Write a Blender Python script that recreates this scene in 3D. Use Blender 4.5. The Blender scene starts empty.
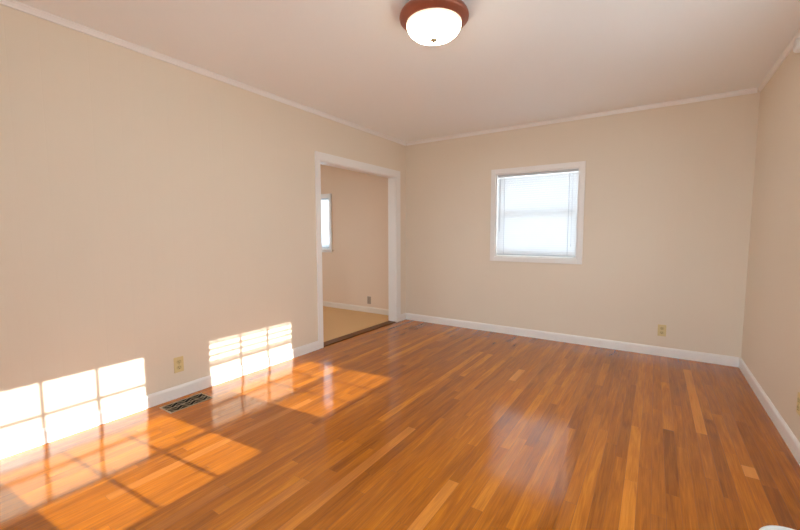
import bpy, bmesh, math, random
from mathutils import Vector, Matrix
S = bpy.context.scene
COL = S.collection
R = math.radians

# ------------------------------------------------------------------ room size (metres)
W, D, F, H = 3.595, 4.507, -0.62, 2.44     # right wall x, back wall y, front wall y, ceiling z
TW = 0.14                                   # outer wall thickness
TP = 0.115                                  # partition thickness (left wall)
AX, AD, AF = -3.3, 4.57, 1.6                # adjoining room: far left x, back y, front y

# ------------------------------------------------------------------ camera
cd = bpy.data.cameras.new('camera')
cam = bpy.data.objects.new('camera', cd)
COL.objects.link(cam)
S.camera = cam
cd.sensor_width = 36.0
cd.lens = 384.362 / 800 * 36.0
cd.clip_start = 0.02
_yaw, _pit, _rol = 0.5850, -0.0815, -0.0015
fw = Vector((-math.sin(_yaw) * math.cos(_pit), math.cos(_yaw) * math.cos(_pit), math.sin(_pit)))
rt = Vector((math.cos(_yaw), math.sin(_yaw), 0))
up = rt.cross(fw)
r2 = rt * math.cos(_rol) + up * math.sin(_rol)
u2 = -rt * math.sin(_rol) + up * math.cos(_rol)
cam.matrix_world = Matrix(((r2.x, u2.x, -fw.x, 2.9016), (r2.y, u2.y, -fw.y, -0.0157),
                           (r2.z, u2.z, -fw.z, 1.2082), (0, 0, 0, 1)))

# ------------------------------------------------------------------ world, sun, exposure
wd = bpy.data.worlds.new('sky')
S.world = wd
wd.use_nodes = True
bg = wd.node_tree.nodes['Background']
bg.inputs['Color'].default_value = (0.72, 0.88, 1.0, 1)
bg.inputs['Strength'].default_value = 8.0

# hazy afternoon sky, brightest towards the front of the house and dimmest behind it
_wt = wd.node_tree
_tc = _wt.nodes.new('ShaderNodeTexCoord')
_dp = _wt.nodes.new('ShaderNodeVectorMath')
_dp.operation = 'DOT_PRODUCT'
_dp.inputs[1].default_value = (-0.28, -0.45, 0.0)
_ad = _wt.nodes.new('ShaderNodeMath')
_ad.operation = 'ADD'
_ad.inputs[1].default_value = 1.0
_ml = _wt.nodes.new('ShaderNodeMath')
_ml.operation = 'MULTIPLY'
_ml.inputs[1].default_value = 8.0
_wt.links.new(_tc.outputs['Generated'], _dp.inputs[0])
_wt.links.new(_dp.outputs['Value'], _ad.inputs[0])
_wt.links.new(_ad.outputs[0], _ml.inputs[0])
_wt.links.new(_ml.outputs[0], bg.inputs['Strength'])

sd = bpy.data.lights.new('sun', 'SUN')
sun = bpy.data.objects.new('sun', sd)
COL.objects.link(sun)
sun.location = (8, 2.5, 5)
sun.rotation_euler = Vector((-1, -0.090, -0.42)).to_track_quat('-Z', 'Y').to_euler()
sd.energy = 10.5
sd.angle = R(0.32)
sd.color = (1.0, 0.95, 0.87)

S.view_settings.view_transform = 'Standard'
S.view_settings.look = 'None'
S.view_settings.gamma = 1
S.view_settings.use_curve_mapping = False
S.view_settings.exposure = 0.26
S.cycles.use_denoising = True
S.cycles.max_bounces = 14
S.cycles.diffuse_bounces = 10
S.cycles.glossy_bounces = 5
S.cycles.transparent_max_bounces = 16
S.cycles.sample_clamp_indirect = 6.0


def portal(name, loc, rot, sx, sy):
    l = bpy.data.lights.new(name, 'AREA')
    l.shape = 'RECTANGLE'
    l.size, l.size_y = sx, sy
    l.cycles.is_portal = True
    o = bpy.data.objects.new(name, l)
    COL.objects.link(o)
    o.location, o.rotation_euler = loc, rot


# ------------------------------------------------------------------ materials
def new_mat(name):
    m = bpy.data.materials.new(name)
    m.use_nodes = True
    nt = m.node_tree
    return m, nt, nt.nodes['Principled BSDF']


def plain(name, col, rough=0.5, spec=0.5, metal=0.0, bump=0.0, bscale=200.0):
    m, nt, p = new_mat(name)
    p.inputs['Base Color'].default_value = (*col, 1)
    p.inputs['Roughness'].default_value = rough
    p.inputs['Specular IOR Level'].default_value = spec
    p.inputs['Metallic'].default_value = metal
    if bump:
        n = nt.nodes.new('ShaderNodeTexNoise')
        n.inputs['Scale'].default_value = bscale
        tc = nt.nodes.new('ShaderNodeTexCoord')
        nt.links.new(tc.outputs['Object'], n.inputs['Vector'])
        b = nt.nodes.new('ShaderNodeBump')
        b.inputs['Strength'].default_value = bump
        b.inputs['Distance'].default_value = 0.002
        nt.links.new(n.outputs['Fac'], b.inputs['Height'])
        nt.links.new(b.outputs['Normal'], p.inputs['Normal'])
    return m


def panel_mat(name, col, axis):
    """painted wall panelling: upright grooves at uneven spacing"""
    m, nt, p = new_mat(name)
    L = nt.links.new
    p.inputs['Roughness'].default_value = 0.55
    p.inputs['Specular IOR Level'].default_value = 0.25
    tc = nt.nodes.new('ShaderNodeTexCoord')
    sx = nt.nodes.new('ShaderNodeSeparateXYZ')
    L(tc.outputs['Object'], sx.inputs[0])
    v = nt.nodes.new('ShaderNodeTexVoronoi')
    v.voronoi_dimensions = '1D'
    v.feature = 'DISTANCE_TO_EDGE'
    v.inputs['Scale'].default_value = 6.5
    L(sx.outputs[axis], v.inputs['W'])
    mr = nt.nodes.new('ShaderNodeMapRange')
    mr.inputs['From Min'].default_value = 0.0
    mr.inputs['From Max'].default_value = 0.022
    L(v.outputs['Distance'], mr.inputs['Value'])
    n = nt.nodes.new('ShaderNodeTexNoise')
    n.inputs['Scale'].default_value = 1.1
    L(tc.outputs['Object'], n.inputs['Vector'])
    mx = nt.nodes.new('ShaderNodeMix')
    mx.data_type = 'RGBA'
    mx.inputs['A'].default_value = (*[c * 0.975 for c in col], 1)
    mx.inputs['B'].default_value = (*[min(1, c * 1.02) for c in col], 1)
    L(n.outputs['Fac'], mx.inputs['Factor'])
    L(mx.outputs['Result'], p.inputs['Base Color'])
    b = nt.nodes.new('ShaderNodeBump')
    b.inputs['Strength'].default_value = 0.25
    b.inputs['Distance'].default_value = 0.0015
    L(mr.outputs['Result'], b.inputs['Height'])
    L(b.outputs['Normal'], p.inputs['Normal'])
    return m


WALL = (0.785, 0.685, 0.56)
M = {}
M['wall_y'] = panel_mat('cream_panelling_side', WALL, 1)
M['wall_x'] = panel_mat('cream_panelling_back', WALL, 0)
M['adj'] = plain('beige_wall_paint', (0.80, 0.62, 0.47), 0.7, 0.2, bump=0.05)
M['ceiling'] = plain('ceiling_paint', (0.93, 0.96, 0.985), 0.8, 0.2, bump=0.06, bscale=120)
M['trim'] = plain('white_trim_paint', (0.86, 0.83, 0.80), 0.35, 0.4)
M['adjfloor'] = plain('tan_vinyl', (0.72, 0.44, 0.21), 0.6, 0.15, bump=0.1, bscale=60)
M['adjtrim'] = plain('beige_trim_paint', (0.78, 0.68, 0.58), 0.45, 0.3)
M['thresh'] = plain('dark_stained_oak', (0.17, 0.065, 0.02), 0.5, 0.15, bump=0.2, bscale=80)
M['slab'] = plain('seam_dark', (0.10, 0.04, 0.012), 0.6, 0.2)
M['ivory'] = plain('ivory_plastic', (0.71, 0.57, 0.29), 0.4, 0.4)
M['ivory_dark'] = plain('ivory_receptacle', (0.60, 0.47, 0.23), 0.4, 0.4)
M['taupe'] = plain('taupe_plastic', (0.40, 0.32, 0.25), 0.4, 0.4)
M['slot'] = plain('dark_slot', (0.02, 0.015, 0.01), 0.6, 0.2)
M['screw'] = plain('brass_screw', (0.55, 0.45, 0.25), 0.35, 0.5, 1.0)
M['white'] = plain('white_plastic', (0.80, 0.80, 0.79), 0.4, 0.4)
M['blindrail'] = plain('blind_rail', (0.60, 0.62, 0.65), 0.4, 0.4)
M['cord'] = plain('blind_cord', (0.60, 0.63, 0.68), 0.7, 0.2)
M['bronze'] = plain('copper_bronze', (0.32, 0.105, 0.065), 0.34, 0.5, 0.6)
M['finial'] = plain('finial_bronze', (0.24, 0.19, 0.12), 0.45, 0.5, 0.6)
M['register'] = plain('beige_register_metal', (0.46, 0.35, 0.22), 0.4, 0.4, 0.2)
M['ductdark'] = plain('duct_dark', (0.012, 0.010, 0.009), 0.8, 0.1)
M['ground'] = plain('pale_concrete', (0.62, 0.61, 0.59), 0.9, 0.1, bump=0.4, bscale=20)  # pale so the unseen ground bounces daylight onto the ceiling
M['grey'] = plain('grey_lens', (0.72, 0.72, 0.71), 0.4, 0.4)

# glass
m, nt, p = new_mat('window_glass')
out = nt.nodes['Material Output']
tr = nt.nodes.new('ShaderNodeBsdfTransparent')
tr.inputs['Color'].default_value = (0.95, 0.97, 0.97, 1)
gl = nt.nodes.new('ShaderNodeBsdfGlossy')
gl.inputs['Roughness'].default_value = 0.02
ms = nt.nodes.new('ShaderNodeMixShader')
ms.inputs[0].default_value = 0.05
nt.links.new(tr.outputs[0], ms.inputs[1])
nt.links.new(gl.outputs[0], ms.inputs[2])
nt.links.new(ms.outputs[0], out.inputs['Surface'])
M['glass'] = m

# translucent vinyl slats
def slat_mat(name, fac):
    m, nt, p = new_mat(name)
    out = nt.nodes['Material Output']
    p.inputs['Base Color'].default_value = (0.80, 0.82, 0.84, 1)
    p.inputs['Roughness'].default_value = 0.45
    tl = nt.nodes.new('ShaderNodeBsdfTranslucent')
    tl.inputs['Color'].default_value = (0.80, 0.84, 0.90, 1)
    ms = nt.nodes.new('ShaderNodeMixShader')
    ms.inputs[0].default_value = fac
    nt.links.new(p.outputs[0], ms.inputs[1])
    nt.links.new(tl.outputs[0], ms.inputs[2])
    nt.links.new(ms.outputs[0], out.inputs['Surface'])
    return m


M['slat'] = slat_mat('blind_slat_vinyl', 0.15)
M['thinslat'] = slat_mat('thin_blind_slat_vinyl', 0.50)

# lit lamp glass
m, nt, p = new_mat('lit_alabaster_glass')
p.inputs['Base Color'].default_value = (0.85, 0.80, 0.68, 1)
p.inputs['Roughness'].default_value = 0.3
p.inputs['Emission Color'].default_value = (1.0, 0.89, 0.67, 1)
tc = nt.nodes.new('ShaderNodeTexCoord')
n = nt.nodes.new('ShaderNodeTexNoise')
n.inputs['Scale'].default_value = 9
nt.links.new(tc.outputs['Object'], n.inputs['Vector'])
mr = nt.nodes.new('ShaderNodeMapRange')
mr.inputs['To Min'].default_value = 17.0
mr.inputs['To Max'].default_value = 22.0
nt.links.new(n.outputs['Fac'], mr.inputs['Value'])
# the bulbs hang mid-bowl: the glass is dimmer near its rim
sz = nt.nodes.new('ShaderNodeSeparateXYZ')
nt.links.new(tc.outputs['Object'], sz.inputs[0])
rm = nt.nodes.new('ShaderNodeMapRange')
rm.interpolation_type = 'SMOOTHSTEP'
rm.inputs['From Min'].default_value = -0.086
rm.inputs['From Max'].default_value = -0.122
rm.inputs['To Min'].default_value = 0.032
rm.inputs['To Max'].default_value = 1.0
nt.links.new(sz.outputs[2], rm.inputs['Value'])
mm = nt.nodes.new('ShaderNodeMath')
mm.operation = 'MULTIPLY'
nt.links.new(mr.outputs['Result'], mm.inputs[0])
nt.links.new(rm.outputs['Result'], mm.inputs[1])
nt.links.new(mm.outputs[0], p.inputs['Emission Strength'])
M['lampglass'] = m


def wood_mat():
    """strip oak: board tone from the 'board' attribute, grain along the board from the UVs"""
    m, nt, p = new_mat('strip_oak')
    L = nt.links.new
    N = nt.nodes.new
    at = N('ShaderNodeAttribute')
    at.attribute_name = 'board'
    sep = N('ShaderNodeSeparateColor')
    L(at.outputs['Color'], sep.inputs[0])
    uv = N('ShaderNodeUVMap')
    uv.uv_map = 'grain'
    # fine grain streaks
    mp = N('ShaderNodeMapping')
    mp.inputs['Scale'].default_value = (170, 5.0, 1)
    L(uv.outputs[0], mp.inputs['Vector'])
    n1 = N('ShaderNodeTexNoise')
    n1.inputs['Scale'].default_value = 1.0
    n1.inputs['Detail'].default_value = 4
    n1.inputs['Roughness'].default_value = 0.65
    L(mp.outputs[0], n1.inputs['Vector'])
    # wide cathedral figure
    mp2 = N('ShaderNodeMapping')
    mp2.inputs['Scale'].default_value = (26, 2.2, 1)
    L(uv.outputs[0], mp2.inputs['Vector'])
    n2 = N('ShaderNodeTexNoise')
    n2.inputs['Scale'].default_value = 1.0
    n2.inputs['Detail'].default_value = 3
    n2.inputs['Distortion'].default_value = 1.2
    L(mp2.outputs[0], n2.inputs['Vector'])

    def math_(op, a, b):
        q = N('ShaderNodeMath')
        q.operation = op
        for k, x in enumerate((a, b)):
            if isinstance(x, (int, float)):
                q.inputs[k].default_value = x
            else:
                L(x, q.inputs[k])
        return q.outputs[0]
    g = math_('ADD', math_('MULTIPLY', math_('SUBTRACT', n1.outputs['Fac'], 0.5), 0.55),
              math_('MULTIPLY', math_('SUBTRACT', n2.outputs['Fac'], 0.5), 0.55))
    t = math_('ADD', sep.outputs[0], g)
    cr = N('ShaderNodeValToRGB')
    e = cr.color_ramp.elements
    e[0].position, e[0].color = 0.0, (0.26, 0.070, 0.0030, 1)
    e[1].position, e[1].color = 1.0, (0.86, 0.42, 0.09, 1)
    for pos, c in ((0.30, (0.49, 0.146, 0.0055, 1)), (0.5, (0.67, 0.225, 0.011, 1)), (0.72, (0.74, 0.285, 0.026, 1))):
        k = e.new(pos)
        k.color = c
    L(t, cr.inputs[0])
    pk = N('ShaderNodeMix')
    pk.data_type = 'RGBA'
    pk.inputs['B'].default_value = (0.76, 0.31, 0.085, 1)
    L(sep.outputs[1], pk.inputs['Factor'])
    L(cr.outputs[0], pk.inputs['A'])
    L(pk.outputs['Result'], p.inputs['Base Color'])
    p.inputs['Roughness'].default_value = 0.40
    p.inputs['Specular IOR Level'].default_value = 0.0
    p.inputs['Coat Weight'].default_value = 1.0
    p.inputs['Coat Roughness'].default_value = 0.11
    p.inputs['Coat IOR'].default_value = 1.6
    b = N('ShaderNodeBump')
    b.inputs['Strength'].default_value = 0.03
    b.inputs['Distance'].default_value = 0.001
    L(n1.outputs['Fac'], b.inputs['Height'])
    L(b.outputs['Normal'], p.inputs['Normal'])
    return m


M['wood'] = wood_mat()


# ------------------------------------------------------------------ mesh helpers
def obj(name, bm, mats, parent=None, smooth=False, loc=None):
    bmesh.ops.recalc_face_normals(bm, faces=bm.faces)
    me = bpy.data.meshes.new(name)
    bm.to_mesh(me)
    bm.free()
    for x in (mats if isinstance(mats, (list, tuple)) else [mats]):
        me.materials.append(x)
    if smooth:
        for f_ in me.polygons:
            f_.use_smooth = True
    o = bpy.data.objects.new(name, me)
    COL.objects.link(o)
    if parent is not None:
        o.parent = parent
    if loc is not None:
        o.location = loc
    return o


def thing(name, label, cat, loc=(0, 0, 0), rotz=0.0, group=None):
    o = bpy.data.objects.new(name, None)
    o.empty_display_size = 0.1
    COL.objects.link(o)
    o.location = loc
    o.rotation_euler = (0, 0, rotz)
    o['label'] = label
    o['category'] = cat
    if group:
        o['group'] = group
    return o


def struct(o):
    o['kind'] = 'structure'
    return o


def struct_root(name, loc=(0, 0, 0), rotz=0.0):
    o = bpy.data.objects.new(name, None)
    COL.objects.link(o)
    o.location = loc
    o.rotation_euler = (0, 0, rotz)
    return struct(o)


def box(bm, x0, x1, y0, y1, z0, z1, bev=0.0, seg=2, mat=0):
    vs = [bm.verts.new((x, y, z)) for x in (x0, x1) for y in (y0, y1) for z in (z0, z1)]
    fs = []
    for q in ((0, 1, 3, 2), (4, 6, 7, 5), (0, 4, 5, 1), (2, 3, 7, 6), (0, 2, 6, 4), (1, 5, 7, 3)):
        f_ = bm.faces.new([vs[i] for i in q])
        f_.material_index = mat
        fs.append(f_)
    if bev > 0:
        es = list({e for f_ in fs for e in f_.edges})
        bmesh.ops.bevel(bm, geom=es, offset=bev, segments=seg, profile=0.5, affect='EDGES')
    return fs


def boxes(name, lst, mat, parent=None, bev=0.0):
    bm = bmesh.new()
    for b in lst:
        t = bmesh.new()
        box(t, *b, bev=bev)
        me = bpy.data.meshes.new('tmp')
        t.to_mesh(me)
        t.free()
        bm.from_mesh(me)
        bpy.data.meshes.remove(me)
    return obj(name, bm, mat, parent)


def holed(name, a0, a1, z0, z1, t0, t1, holes, axis, mat):
    """upright wall slab with rectangular holes; axis 'x': wall runs along x (thickness in y), 'y': runs along y"""
    us = sorted({a0, a1, *[h[0] for h in holes], *[h[1] for h in holes]})
    zs = sorted({z0, z1, *[h[2] for h in holes], *[h[3] for h in holes]})

    def solid(i, k):
        if i < 0 or k < 0 or i >= len(us) - 1 or k >= len(zs) - 1:
            return False
        u, z = (us[i] + us[i + 1]) / 2, (zs[k] + zs[k + 1]) / 2
        return not any(h[0] < u < h[1] and h[2] < z < h[3] for h in holes)
    bm = bmesh.new()
    cache = {}

    def v(u, t, z):
        co = (u, t, z) if axis == 'x' else (t, u, z)
        if co not in cache:
            cache[co] = bm.verts.new(co)
        return cache[co]
    for i in range(len(us) - 1):
        for k in range(len(zs) - 1):
            if not solid(i, k):
                continue
            ua, ub, za, zb = us[i], us[i + 1], zs[k], zs[k + 1]
            for t in (t0, t1):
                bm.faces.new([v(ua, t, za), v(ub, t, za), v(ub, t, zb), v(ua, t, zb)])
            if not solid(i - 1, k):
                bm.faces.new([v(ua, t0, za), v(ua, t1, za), v(ua, t1, zb), v(ua, t0, zb)])
            if not solid(i + 1, k):
                bm.faces.new([v(ub, t0, za), v(ub, t1, za), v(ub, t1, zb), v(ub, t0, zb)])
            if not solid(i, k - 1):
                bm.faces.new([v(ua, t0, za), v(ub, t0, za), v(ub, t1, za), v(ua, t1, za)])
            if not solid(i, k + 1):
                bm.faces.new([v(ua, t0, zb), v(ub, t0, zb), v(ub, t1, zb), v(ua, t1, zb)])
    return struct(obj(name, bm, mat))


def sweep(bm, prof, p0, p1, inward):
    """extrude a profile (d = distance from wall, z) along the floor line p0 -> p1; inward = unit vector off the wall"""
    rings = []
    for p_ in (p0, p1):
        rings.append([bm.verts.new((p_[0] + inward[0] * d, p_[1] + inward[1] * d, z)) for d, z in prof])
    n = len(prof)
    for i in range(n):
        j = (i + 1) % n
        bm.faces.new([rings[0][i], rings[0][j], rings[1][j], rings[1][i]])
    bm.faces.new(rings[0])
    bm.faces.new(rings[1][::-1])


def lathe(prof, n=64, cx=0, cy=0, cz=0):
    bm = bmesh.new()
    rings = []
    for r, z in prof:
        if r < 1e-6:
            rings.append([bm.verts.new((cx, cy, cz + z))])
        else:
            rings.append([bm.verts.new((cx + r * math.cos(2 * math.pi * i / n), cy + r * math.sin(2 * math.pi * i / n), cz + z)) for i in range(n)])
    for a, b in zip(rings, rings[1:]):
        for i in range(n):
            j = (i + 1) % n
            if len(a) == 1 and len(b) == 1:
                continue
            if len(a) == 1:
                bm.faces.new([a[0], b[i], b[j]])
            elif len(b) == 1:
                bm.faces.new([a[i], a[j], b[0]])
            else:
                bm.faces.new([a[i], a[j], b[j], b[i]])
    return bm


# ------------------------------------------------------------------ openings
WIN_B = (1.285, 2.203, 0.930, 1.912)        # back wall window opening (x0,x1,z0,z1)
WIN_R1 = (0.653, 1.543, 0.985, 1.965)       # right wall, nearer window (y0,y1,z0,z1)
WIN_R2 = (1.923, 2.833, 0.985, 1.965)       # right wall, farther window
WIN_F = (1.95, 3.15, 0.55, 2.10)            # front wall, unseen window added to fill back wall and ceiling with daylight
DOOR = (2.868, 4.275, 1.962)                # cased opening in the left wall (y0,y1,top)
WIN_A = (-2.36, -1.50, 0.955, 1.80)         # adjoining room, back wall
WIN_A2 = (2.2, 3.4, 0.9, 1.95)              # adjoining room, far left wall; unseen window added to light that room

holed('wall_back', 0.0, W + TW, 0, H, D, D + TW, [WIN_B], 'x', M['wall_x'])
holed('wall_right', F - TW, D, 0, H, W, W + TW, [WIN_R1, WIN_R2], 'y', M['wall_y'])
holed('wall_front', -TP, W, 0, H, F - TW, F, [WIN_F], 'x', M['wall_x'])
holed('wall_left', F, D, 0, H, -TP, 0, [(DOOR[0], DOOR[1], -1, DOOR[2])], 'y', M['wall_y'])
holed('wall_adjoining_back', AX, 0.0 - 1e-4, 0, H, AD, AD + TW, [WIN_A], 'x', M['adj'])
holed('wall_adjoining_left', AF, AD + TW, 0, H, AX - TW, AX, [WIN_A2], 'y', M['adj'])
holed('wall_adjoining_front', AX - TW, -TP, 0, H, AF - TW, AF, [], 'x', M['adj'])
struct(boxes('ceiling', [(-TP, W + TW, F - TW, D + TW, H, H + 0.12)], M['ceiling']))
struct(boxes('ceiling_adjoining', [(AX - TW, -TP, AF - TW, AD + TW, H, H + 0.12)], M['ceiling']))
struct(boxes('floor_adjoining', [(AX - TW, -TP + 0.005, AF - TW, AD + TW, -0.10, 0.006)], M['adjfloor']))
struct(boxes('ground', [(-25, 30, -25, 30, -0.6, -0.5)], M['ground']))  # unseen plane added as a daylight reflector below the windows


# ------------------------------------------------------------------ hardwood floor: one mesh, a quad per board over a dark slab
def make_floor():
    random.seed(11)
    bw = 0.0555
    off = 2.994 - 54 * bw - bw * 2
    bm = bmesh.new()
    lay = bm.loops.layers.color.new('board')
    uvl = bm.loops.layers.uv.new('grain')
    box(bm, -0.03, W + TW, F - TW, D + TW, -0.10, -0.0022, mat=1)
    # boards the photograph shows standing out: x, y0, y1, tone, pink
    special = [(3.020, 2.085, 2.79, 0.10, 0.0), (3.020, 2.795, 3.70, 0.62, 0.25), (3.188, 2.85, 4.16, 0.74, 0.30),
               (2.857, 1.20, 2.10, 0.70, 0.20), (2.672, 1.30, 2.58, 0.60, 0.15), (3.365, 2.455, 2.57, 0.78, 0.75),
               (1.705, 0.70, 1.95, 0.58, 0.50), (1.525, 0.55, 1.23, 0.57, 0.50), (1.760, 1.44, 2.48, 0.28, 0.0),
               (1.985, 3.06, 3.36, 0.72, 0.55), (2.13, 0.9, 1.62, 0.66, 0.55), (2.30, 1.5, 2.2, 0.66, 0.30),
               (2.80, 2.3, 3.5, 0.36, 0.0), (3.25, 2.2, 3.1, 0.36, 0.0), (2.245, 2.9, 3.9, 0.62, 0.2)]
    n = int(W / bw) + 3
    for i in range(-1, n):
        x0, x1 = off + i * bw, off + (i + 1) * bw
        a, b = max(x0, 0.0), min(x1, W)
        if b - a < 0.004:
            continue
        sp = sorted((s[1], s[2], s[3], s[4]) for s in special if x0 <= s[0] < x1)
        spans = []
        y = F - random.random() * 0.8
        for s in sp + [None]:
            end = s[0] if s else D
            while y < end - 1e-6:
                ln = random.choice((0.45, 0.6, 0.75, 0.9, 1.1, 1.4, 1.7)) * random.uniform(0.85, 1.15)
                y2 = min(y + ln, end)
                if end - y2 < 0.2:
                    y2 = end
                tone = min(0.88, max(0.12, random.gauss(0.49, 0.08)))
                pink = max(0.0, random.gauss(-0.10, 0.22))
                spans.append((y, y2, tone, min(pink, 0.6)))
                y = y2
            if s:
                spans.append(s)
                y = s[1]
        for (y0, y1, tone, pink) in spans:
            ya, yb = max(y0, F), min(y1, D)
            if yb - ya < 0.01:
                continue
            g = random.choice((0.0003, 0.0003, 0.0004, 0.0006))
            co = ((a + g, ya + g), (b - g, ya + g), (b - g, yb - g), (a + g, yb - g))
            vs = [bm.verts.new((x, yy, 0.0)) for x, yy in co]
            f_ = bm.faces.new(vs)
            ou, ov = random.random() * 40, random.random() * 40
            for lp, (x, yy) in zip(f_.loops, co):
                lp[lay] = (tone, pink, 0, 1)
                lp[uvl].uv = (x - a + ou, yy + ov)
    me = bpy.data.meshes.new('floor')
    bm.to_mesh(me)
    bm.free()
    me.materials.append(M['wood'])
    me.materials.append(M['slab'])
    o = bpy.data.objects.new('floor', me)
    COL.objects.link(o)
    return struct(o)


make_floor()

# ------------------------------------------------------------------ baseboards, crown, threshold
BB = [(0, 0), (0.014, 0), (0.014, 0.072), (0.011, 0.080), (0.006, 0.088), (0, 0.090)]
CR = [(0, H), (0.020, H), (0.020, H - 0.006), (0.015, H - 0.012), (0.009, H - 0.026), (0.008, H - 0.034), (0, H - 0.036)]


def run(name, prof, segs, mat=None):
    bm = bmesh.new()
    for p0, p1, inn in segs:
        sweep(bm, prof, p0, p1, inn)
    return struct(obj(name, bm, mat or M['trim']))


CW, CW2 = 0.062, 0.085                                   # door casing width
run('baseboard_left', BB, [((0, F), (0, DOOR[0] - CW), (1, 0)), ((0, DOOR[1] + CW2), (0, D), (1, 0))])
run('baseboard_back', BB, [((0.014, D), (W - 0.014, D), (0, -1))])
run('baseboard_right', BB, [((W, F), (W, D), (-1, 0))])
run('baseboard_front', BB, [((0.014, F), (W - 0.014, F), (0, 1))])
run('baseboard_adjoining', BB, [((AX, AD), (-0.0001, AD), (0, -1))], M['adjtrim'])
run('trim_1', CR, [((0, F), (0, D), (1, 0))])
run('trim_2', CR, [((0.02, D), (W - 0.02, D), (0, -1))])
run('trim_3', CR, [((W, F), (W, D), (-1, 0))])
run('trim_4', CR, [((0.02, F), (W - 0.02, F), (0, 1))])
run('trim_5', CR, [((AX, AD), (-0.0001, AD), (0, -1))])
boxes('trim_6', [(-TP, -0.004, DOOR[0] + 0.014, DOOR[1] - 0.014, -0.002, 0.010)], M['thresh'], bev=0.003)
struct(bpy.data.objects['trim_6'])

# ------------------------------------------------------------------ cased opening
d1 = struct_root('door_1')
y0, y1, zt = DOOR
jt = 0.014
boxes('jamb', [(-TP, 0, y0, y0 + jt, 0, zt)], M['trim'], d1, 0.001)
boxes('jamb', [(-TP, 0, y1 - jt, y1, 0, zt)], M['trim'], d1, 0.001)
boxes('head_jamb', [(-TP, 0, y0 + jt, y1 - jt, zt - jt, zt)], M['trim'], d1, 0.001)
for sx in (0, 1):
    xa, xb = (0.0, 0.014) if sx == 0 else (-TP - 0.014, -TP)
    boxes('casing', [(xa, xb, y0 - CW, y0 + 0.006, 0, zt - 0.006)], M['trim'], d1, 0.003)
    boxes('casing', [(xa, xb, y1 - 0.006, y1 + CW2, 0, zt - 0.006)], M['trim'], d1, 0.003)
    boxes('head_casing', [(xa, xb, y0 - CW, y1 + CW2, zt - 0.006, zt + 0.078)], M['trim'], d1, 0.003)


# ------------------------------------------------------------------ windows
def frame_boxes(x0, x1, z0, z1, w, ya, yb, wb=None, wt=None):
    wb = w if wb is None else wb
    wt = w if wt is None else wt
    return [(x0, x0 + w, ya, yb, z0, z1), (x1 - w, x1, ya, yb, z0, z1),
            (x0 + w, x1 - w, ya, yb, z0, z0 + wb), (x0 + w, x1 - w, ya, yb, z1 - wt, z1)]


def make_window(n, loc, rotz, width, z0, z1, zm, cols=1, rows=1, casing=0.055, stool=False, fixed=False):
    """local frame: x along the wall, y outwards from the room face of the wall, z up"""
    r = struct_root('window_%d' % n, loc, rotz)
    h = width / 2
    c = casing
    boxes('casing', frame_boxes(-h - c, h + c, z0 - (0.0 if stool else c), z1 + c, c, -0.018, 0, wb=0.004 if stool else c), M['trim'], r, 0.003)
    boxes('frame', frame_boxes(-h, h, z0, z1, 0.012, 0.0, TW), M['trim'], r)
    if stool:
        boxes('sill', [(-h - c - 0.03, h + c + 0.03, -0.05, 0.0, z0 - 0.022, z0)], M['trim'], r, 0.003)
        boxes('apron', [(-h - c, h + c, -0.016, 0.0, z0 - 0.050, z0 - 0.022)], M['trim'], r, 0.002)
    gx = h - 0.045
    b, bz = 0.010, 0.007

    def sash(name, za, zb, ya, wb, wt):
        boxes(name, frame_boxes(-h + 0.013, h - 0.013, za, zb, 0.032, ya, ya + 0.032, wb, wt), M['trim'], r, 0.002)
        ga, gb = za + wb, zb - wt
        s = bpy.data.objects[r.children[-1].name] if False else COL.objects[-1]
        bars = []
        for k in range(1, cols):
            x = -gx + 2 * gx * k / cols
            bars.append((x - b, x + b, ya + 0.006, ya + 0.026, ga, gb))
        for k in range(1, rows):
            z = ga + (gb - ga) * k / rows
            bars.append((-gx, gx, ya + 0.007, ya + 0.025, z - bz, z + bz))
        if bars:
            boxes('muntins', bars, M['trim'], s)
        boxes('glass_pane', [(-gx - 0.003, gx + 0.003, ya + 0.0145, ya + 0.0175, ga - 0.003, gb + 0.003)], M['glass'], s)
    if fixed:
        sash('sash', z0 + 0.013, z1 - 0.013, 0.08, 0.04, 0.04)
    else:
        sash('upper_sash', zm - 0.015, z1 - 0.013, 0.098, 0.045, 0.032)
        sash('lower_sash', z0 + 0.013, zm, 0.064, 0.065, 0.036)
    return r


make_window(1, ((WIN_B[0] + WIN_B[1]) / 2, D, 0), 0, WIN_B[1] - WIN_B[0], WIN_B[2], WIN_B[3], 1.44)
make_window(2, (W, (WIN_R1[0] + WIN_R1[1]) / 2, 0), -math.pi / 2, WIN_R1[1] - WIN_R1[0], WIN_R1[2], WIN_R1[3], 1.50, 3, 2)
make_window(3, (W, (WIN_R2[0] + WIN_R2[1]) / 2, 0), -math.pi / 2, WIN_R2[1] - WIN_R2[0], WIN_R2[2], WIN_R2[3], 1.50, 3, 2)
make_window(4, ((WIN_F[0] + WIN_F[1]) / 2, F, 0), math.pi, WIN_F[1] - WIN_F[0], WIN_F[2], WIN_F[3], 0, 2, 1, fixed=True)  # added fill window behind the camera
make_window(5, ((WIN_A[0] + WIN_A[1]) / 2, AD, 0), 0, WIN_A[1] - WIN_A[0], WIN_A[2], WIN_A[3], 1.38, casing=0.05, stool=True)
make_window(6, (AX, (WIN_A2[0] + WIN_A2[1]) / 2, 0), math.pi / 2, WIN_A2[1] - WIN_A2[0], WIN_A2[2], WIN_A2[3], 1.42)  # added window, out of view, brightens the adjoining room

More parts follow.
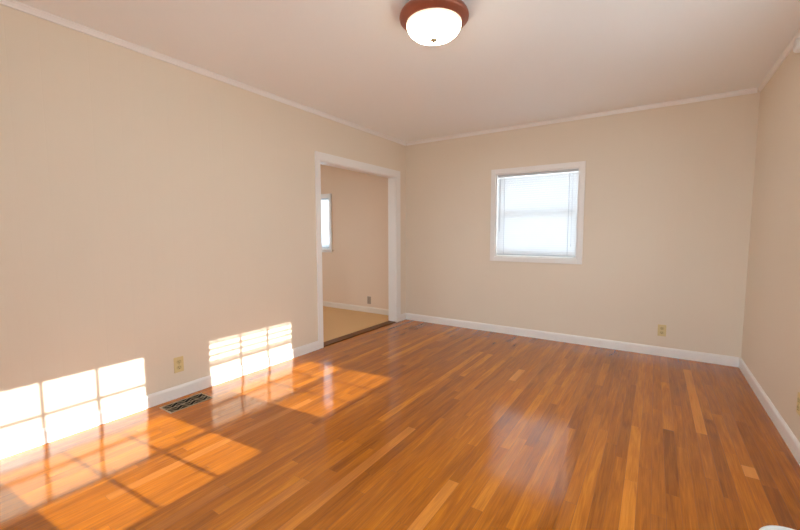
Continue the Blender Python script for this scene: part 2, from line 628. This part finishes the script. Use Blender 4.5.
HP = math.pi / 2
for nm, w_, ax in (('b', WIN_B, 'b'), ('r1', WIN_R1, 'r'), ('r2', WIN_R2, 'r'), ('f', WIN_F, 'f'), ('a', WIN_A, 'a'), ('a2', WIN_A2, 'a2')):
    u, z = (w_[0] + w_[1]) / 2, (w_[2] + w_[3]) / 2
    loc, rot = {'b': ((u, D + TW + .01, z), (-HP, 0, 0)), 'r': ((W + TW + .01, u, z), (HP, 0, HP)), 'f': ((u, F - TW - .01, z), (HP, 0, 0)),
                'a': ((u, AD + TW + .01, z), (-HP, 0, 0)), 'a2': ((AX - TW - .01, u, z), (HP, 0, -HP))}[ax]
    portal('daylight_portal', loc, rot, w_[1] - w_[0], w_[3] - w_[2])


# ------------------------------------------------------------------ blinds
def make_blind(label, loc, rotz, width, ztop, zbot, spacing, slat_w, tilt, group=None, wand=True, slat='slat'):
    t = thing('window_blind', label, 'blind', loc, rotz, group)
    h = width / 2
    y = 0.032
    boxes('head_rail', [(-h, h, y - 0.014, y + 0.014, ztop - 0.028, ztop)], M['blindrail'], t, 0.002)
    boxes('bottom_rail', [(-h, h, y - 0.010, y + 0.010, zbot, zbot + 0.014)], M['blindrail'], t, 0.003)
    bm = bmesh.new()
    z = zbot + 0.014 + spacing * 0.5
    ct, st = math.cos(tilt), math.sin(tilt)
    while z < ztop - 0.03 - spacing * 0.3:
        pts = []
        for k in range(5):
            s = (k / 4 - 0.5) * slat_w
            bow = 0.0007 * (1 - (2 * k / 4 - 1) ** 2)
            # tilted: the edge on the room side hangs down
            pts.append((y + s * ct - bow * st, z + s * st + bow * ct))
        ra = [bm.verts.new((-h, a, b)) for a, b in pts]
        rb = [bm.verts.new((h, a, b)) for a, b in pts]
        for k in range(4):
            bm.faces.new([ra[k], rb[k], rb[k + 1], ra[k + 1]])
        z += spacing
    obj('slats', bm, M[slat], t, smooth=True)
    for sx in (-1, 1):
        x = sx * (h - 0.085)
        boxes('ladder_cord', [(x - 0.003, x + 0.003, y - 0.0155, y - 0.0135, zbot + 0.010, ztop - 0.02)], M['cord'], t)
    if wand:
        bm = bmesh.new()
        bmesh.ops.create_cone(bm, cap_ends=True, segments=8, radius1=0.0045, radius2=0.0045, depth=0.62,
                              matrix=Matrix.Translation((-h + 0.035, y - 0.024, ztop - 0.36)))
        obj('wand', bm, M['cord'], t)
        bm = bmesh.new()
        bmesh.ops.create_cone(bm, cap_ends=True, segments=6, radius1=0.002, radius2=0.002, depth=0.78,
                              matrix=Matrix.Translation((h - 0.05, y - 0.024, ztop - 0.42)))
        bmesh.ops.create_cone(bm, cap_ends=True, segments=8, radius1=0.006, radius2=0.003, depth=0.03,
                              matrix=Matrix.Translation((h - 0.05, y - 0.024, ztop - 0.82)))
        obj('pull_cord', bm, M['cord'], t)
    return t


make_blind('white mini blind lowered and closed over the square window in the back wall',
           ((WIN_B[0] + WIN_B[1]) / 2, D, 0), 0, WIN_B[1] - WIN_B[0] - 0.034, WIN_B[3] - 0.013, WIN_B[2] + 0.022, 0.0249, 0.025, R(86), 'window blinds')
make_blind('white blind on the small window seen through the doorway in the next room',
           ((WIN_A[0] + WIN_A[1]) / 2, AD, 0), 0, WIN_A[1] - WIN_A[0] - 0.034, WIN_A[3] - 0.013, WIN_A[2] + 0.02, 0.0249, 0.025, R(86), 'window blinds', slat='thinslat')
make_blind('white slatted blind drawn most of the way up on the right wall window',
           (W, (WIN_R2[0] + WIN_R2[1]) / 2, 0), -HP, WIN_R2[1] - WIN_R2[0] - 0.034, WIN_R2[3] - 0.013, 1.676, 0.050, 0.050, R(5), 'window blinds', wand=False)


# ------------------------------------------------------------------ ceiling light
cl = thing('ceiling_light', 'round bronze flush-mount ceiling light with a lit white glass bowl', 'ceiling light', (1.83, 1.945, H))
pan = [(0.0, 0.0), (0.150, 0.0), (0.160, -0.008), (0.178, -0.020), (0.188, -0.034), (0.191, -0.046), (0.189, -0.055),
       (0.181, -0.061), (0.172, -0.066), (0.164, -0.074), (0.156, -0.078), (0.150, -0.076), (0.148, -0.060), (0.0, -0.050)]
obj('pan', lathe(pan), M['bronze'], cl, smooth=True)
bowl = [(0.150, -0.070), (0.1525, -0.078), (0.151, -0.090), (0.145, -0.106), (0.134, -0.122), (0.116, -0.137),
        (0.090, -0.149), (0.060, -0.156), (0.028, -0.159), (0.0, -0.1595)]
obj('glass_shade', lathe(bowl), M['lampglass'], cl, smooth=True)
fin = [(0.0, -0.158), (0.018, -0.1588), (0.0195, -0.162), (0.016, -0.166), (0.011, -0.170), (0.007, -0.174), (0.0, -0.175)]
obj('finial', lathe(fin, 20), M['finial'], cl, smooth=True)


# ------------------------------------------------------------------ outlets (local: plate in x-z plane, faces -y)
def make_outlet(label, loc, rotz, plate=None, face=None):
    t = thing('wall_outlet', label, 'outlet', loc, rotz, 'wall outlets')
    bm = bmesh.new()
    box(bm, -0.035, 0.035, -0.006, 0.0, -0.0575, 0.0575, bev=0.003)
    obj('cover_plate', bm, plate or M['ivory'], t)
    for s in (-1, 1):
        bm = bmesh.new()
        zc = s * 0.0215
        ring = [(0.0165 * max(-0.86, min(0.86, math.cos(a))) / 0.86, 0.0165 * math.sin(a) * 0.92) for a in [2 * math.pi * k / 28 for k in range(28)]]
        fr = [bm.verts.new((x, -0.0085, zc + z)) for x, z in ring]
        bk = [bm.verts.new((x, -0.005, zc + z)) for x, z in ring]
        bm.faces.new(fr)
        for k in range(28):
            bm.faces.new([fr[k], fr[(k + 1) % 28], bk[(k + 1) % 28], bk[k]])
        rc = obj('receptacle', bm, face or M['ivory_dark'], t)
        boxes('slots', [(-0.0075, -0.0055, -0.0089, -0.0075, zc + 0.000, zc + 0.009), (0.0055, 0.0075, -0.0089, -0.0075, zc + 0.001, zc + 0.008),
                        (-0.0022, 0.0022, -0.0089, -0.0075, zc - 0.010, zc - 0.0055)], M['slot'], rc)
    bm = bmesh.new()
    bmesh.ops.create_cone(bm, cap_ends=True, segments=14, radius1=0.0035, radius2=0.0028, depth=0.002,
                          matrix=Matrix.Translation((0, -0.0066, 0)) @ Matrix.Rotation(HP, 4, 'X'))
    obj('screw', bm, M['screw'], t)
    return t


make_outlet('ivory outlet low on the back wall, to the right below the window', (2.997, D, 0.255), 0)
make_outlet('ivory outlet low on the left wall between the two sunlit patches', (0, 1.394, 0.245), HP)
make_outlet('small taupe outlet low on the next room wall, seen through the doorway', (-0.70, AD, 0.195), 0, M['taupe'], M['taupe'])
make_outlet('ivory outlet low on the right wall, cut off by the frame edge', (W, 2.853, 0.285), -HP)

# ------------------------------------------------------------------ floor register
vt = thing('floor_register', 'metal heating register with dark openings set in the floor along the left wall', 'vent', (0.152, 1.365, 0))
hx, hy = 0.078, 0.150
boxes('frame', [(-hx, hx, -hy, -hy + 0.010, 0, 0.004), (-hx, hx, hy - 0.010, hy, 0, 0.004),
                (-hx, -hx + 0.009, -hy + 0.010, hy - 0.010, 0, 0.004), (hx - 0.009, hx, -hy + 0.010, hy - 0.010, 0, 0.004)], M['register'], vt, 0.0012)
boxes('duct', [(-hx + 0.008, hx - 0.008, -hy + 0.009, hy - 0.009, 0.0002, 0.0008)], M['ductdark'], vt)  # near-black plate under the grille, stands in for shade inside the duct
bm = bmesh.new()


def flat_bar(bm, a, b, w, z0, z1):
    a, b = Vector(a), Vector(b)
    d = (b - a).normalized()
    n_ = Vector((-d.y, d.x)) * w / 2
    q = [a + n_, b + n_, b - n_, a - n_]
    lo = [bm.verts.new((p_.x, p_.y, z0)) for p_ in q]
    hi = [bm.verts.new((p_.x, p_.y, z1)) for p_ in q]
    bm.faces.new(hi)
    bm.faces.new(lo[::-1])
    for k in range(4):
        bm.faces.new([lo[k], lo[(k + 1) % 4], hi[(k + 1) % 4], hi[k]])


ix, iy = hx - 0.008, hy - 0.009
cells = 6
for k in range(cells):                       # zigzag lattice in two rows, scroll-work like
    ya, yb = -iy + 2 * iy * k / cells, -iy + 2 * iy * (k + 1) / cells
    s = 1 if k % 2 == 0 else -1
    for xa, xb in ((-ix, 0), (0, ix)):
        for q in range(2):
            f0, f1 = q / 2, (q + 1) / 2
            flat_bar(bm, (xa + (xb - xa) * f0, ya if s > 0 else yb), (xa + (xb - xa) * f1, yb if s > 0 else ya), 0.0036, 0.001, 0.0032)
flat_bar(bm, (0, -iy), (0, iy), 0.005, 0.001, 0.0036)
obj('grille', bm, M['register'], vt)

# ------------------------------------------------------------------ white round things at the frame edge
sm = thing('smoke_detector', 'round white smoke detector high on the right wall under the crown moulding', 'smoke detector', (W, 3.386, 2.358))
prof = [(0.0, 0.0), (0.0445, 0.0), (0.045, 0.010), (0.0435, 0.012), (0.043, 0.016), (0.040, 0.024), (0.034, 0.029), (0.018, 0.031), (0.0, 0.031)]
o = obj('housing', lathe(prof, 48), M['white'], sm, smooth=True)
o.rotation_euler = (0, -HP, 0)
prof = [(0.0, 0.0305), (0.009, 0.0305), (0.009, 0.033), (0.006, 0.034), (0.0, 0.034)]
o = obj('test_button', lathe(prof, 20), M['grey'], sm, smooth=True)
o.rotation_euler = (0, -HP, 0)

tb = thing('plastic_tub', 'white round lidded tub on the floor, cut off by the bottom edge at right', 'tub', (3.36, 1.735, 0))
prof = [(0.0, 0.0), (0.090, 0.0), (0.094, 0.004), (0.104, 0.134), (0.104, 0.138), (0.0, 0.138)]
obj('tub_body', lathe(prof, 56), M['white'], tb, smooth=False)
prof = [(0.0, 0.1385), (0.108, 0.1385), (0.1105, 0.141), (0.1105, 0.147), (0.108, 0.150), (0.102, 0.150), (0.099, 0.1465), (0.0, 0.1465)]
obj('lid', lathe(prof, 56), M['white'], tb, smooth=False)
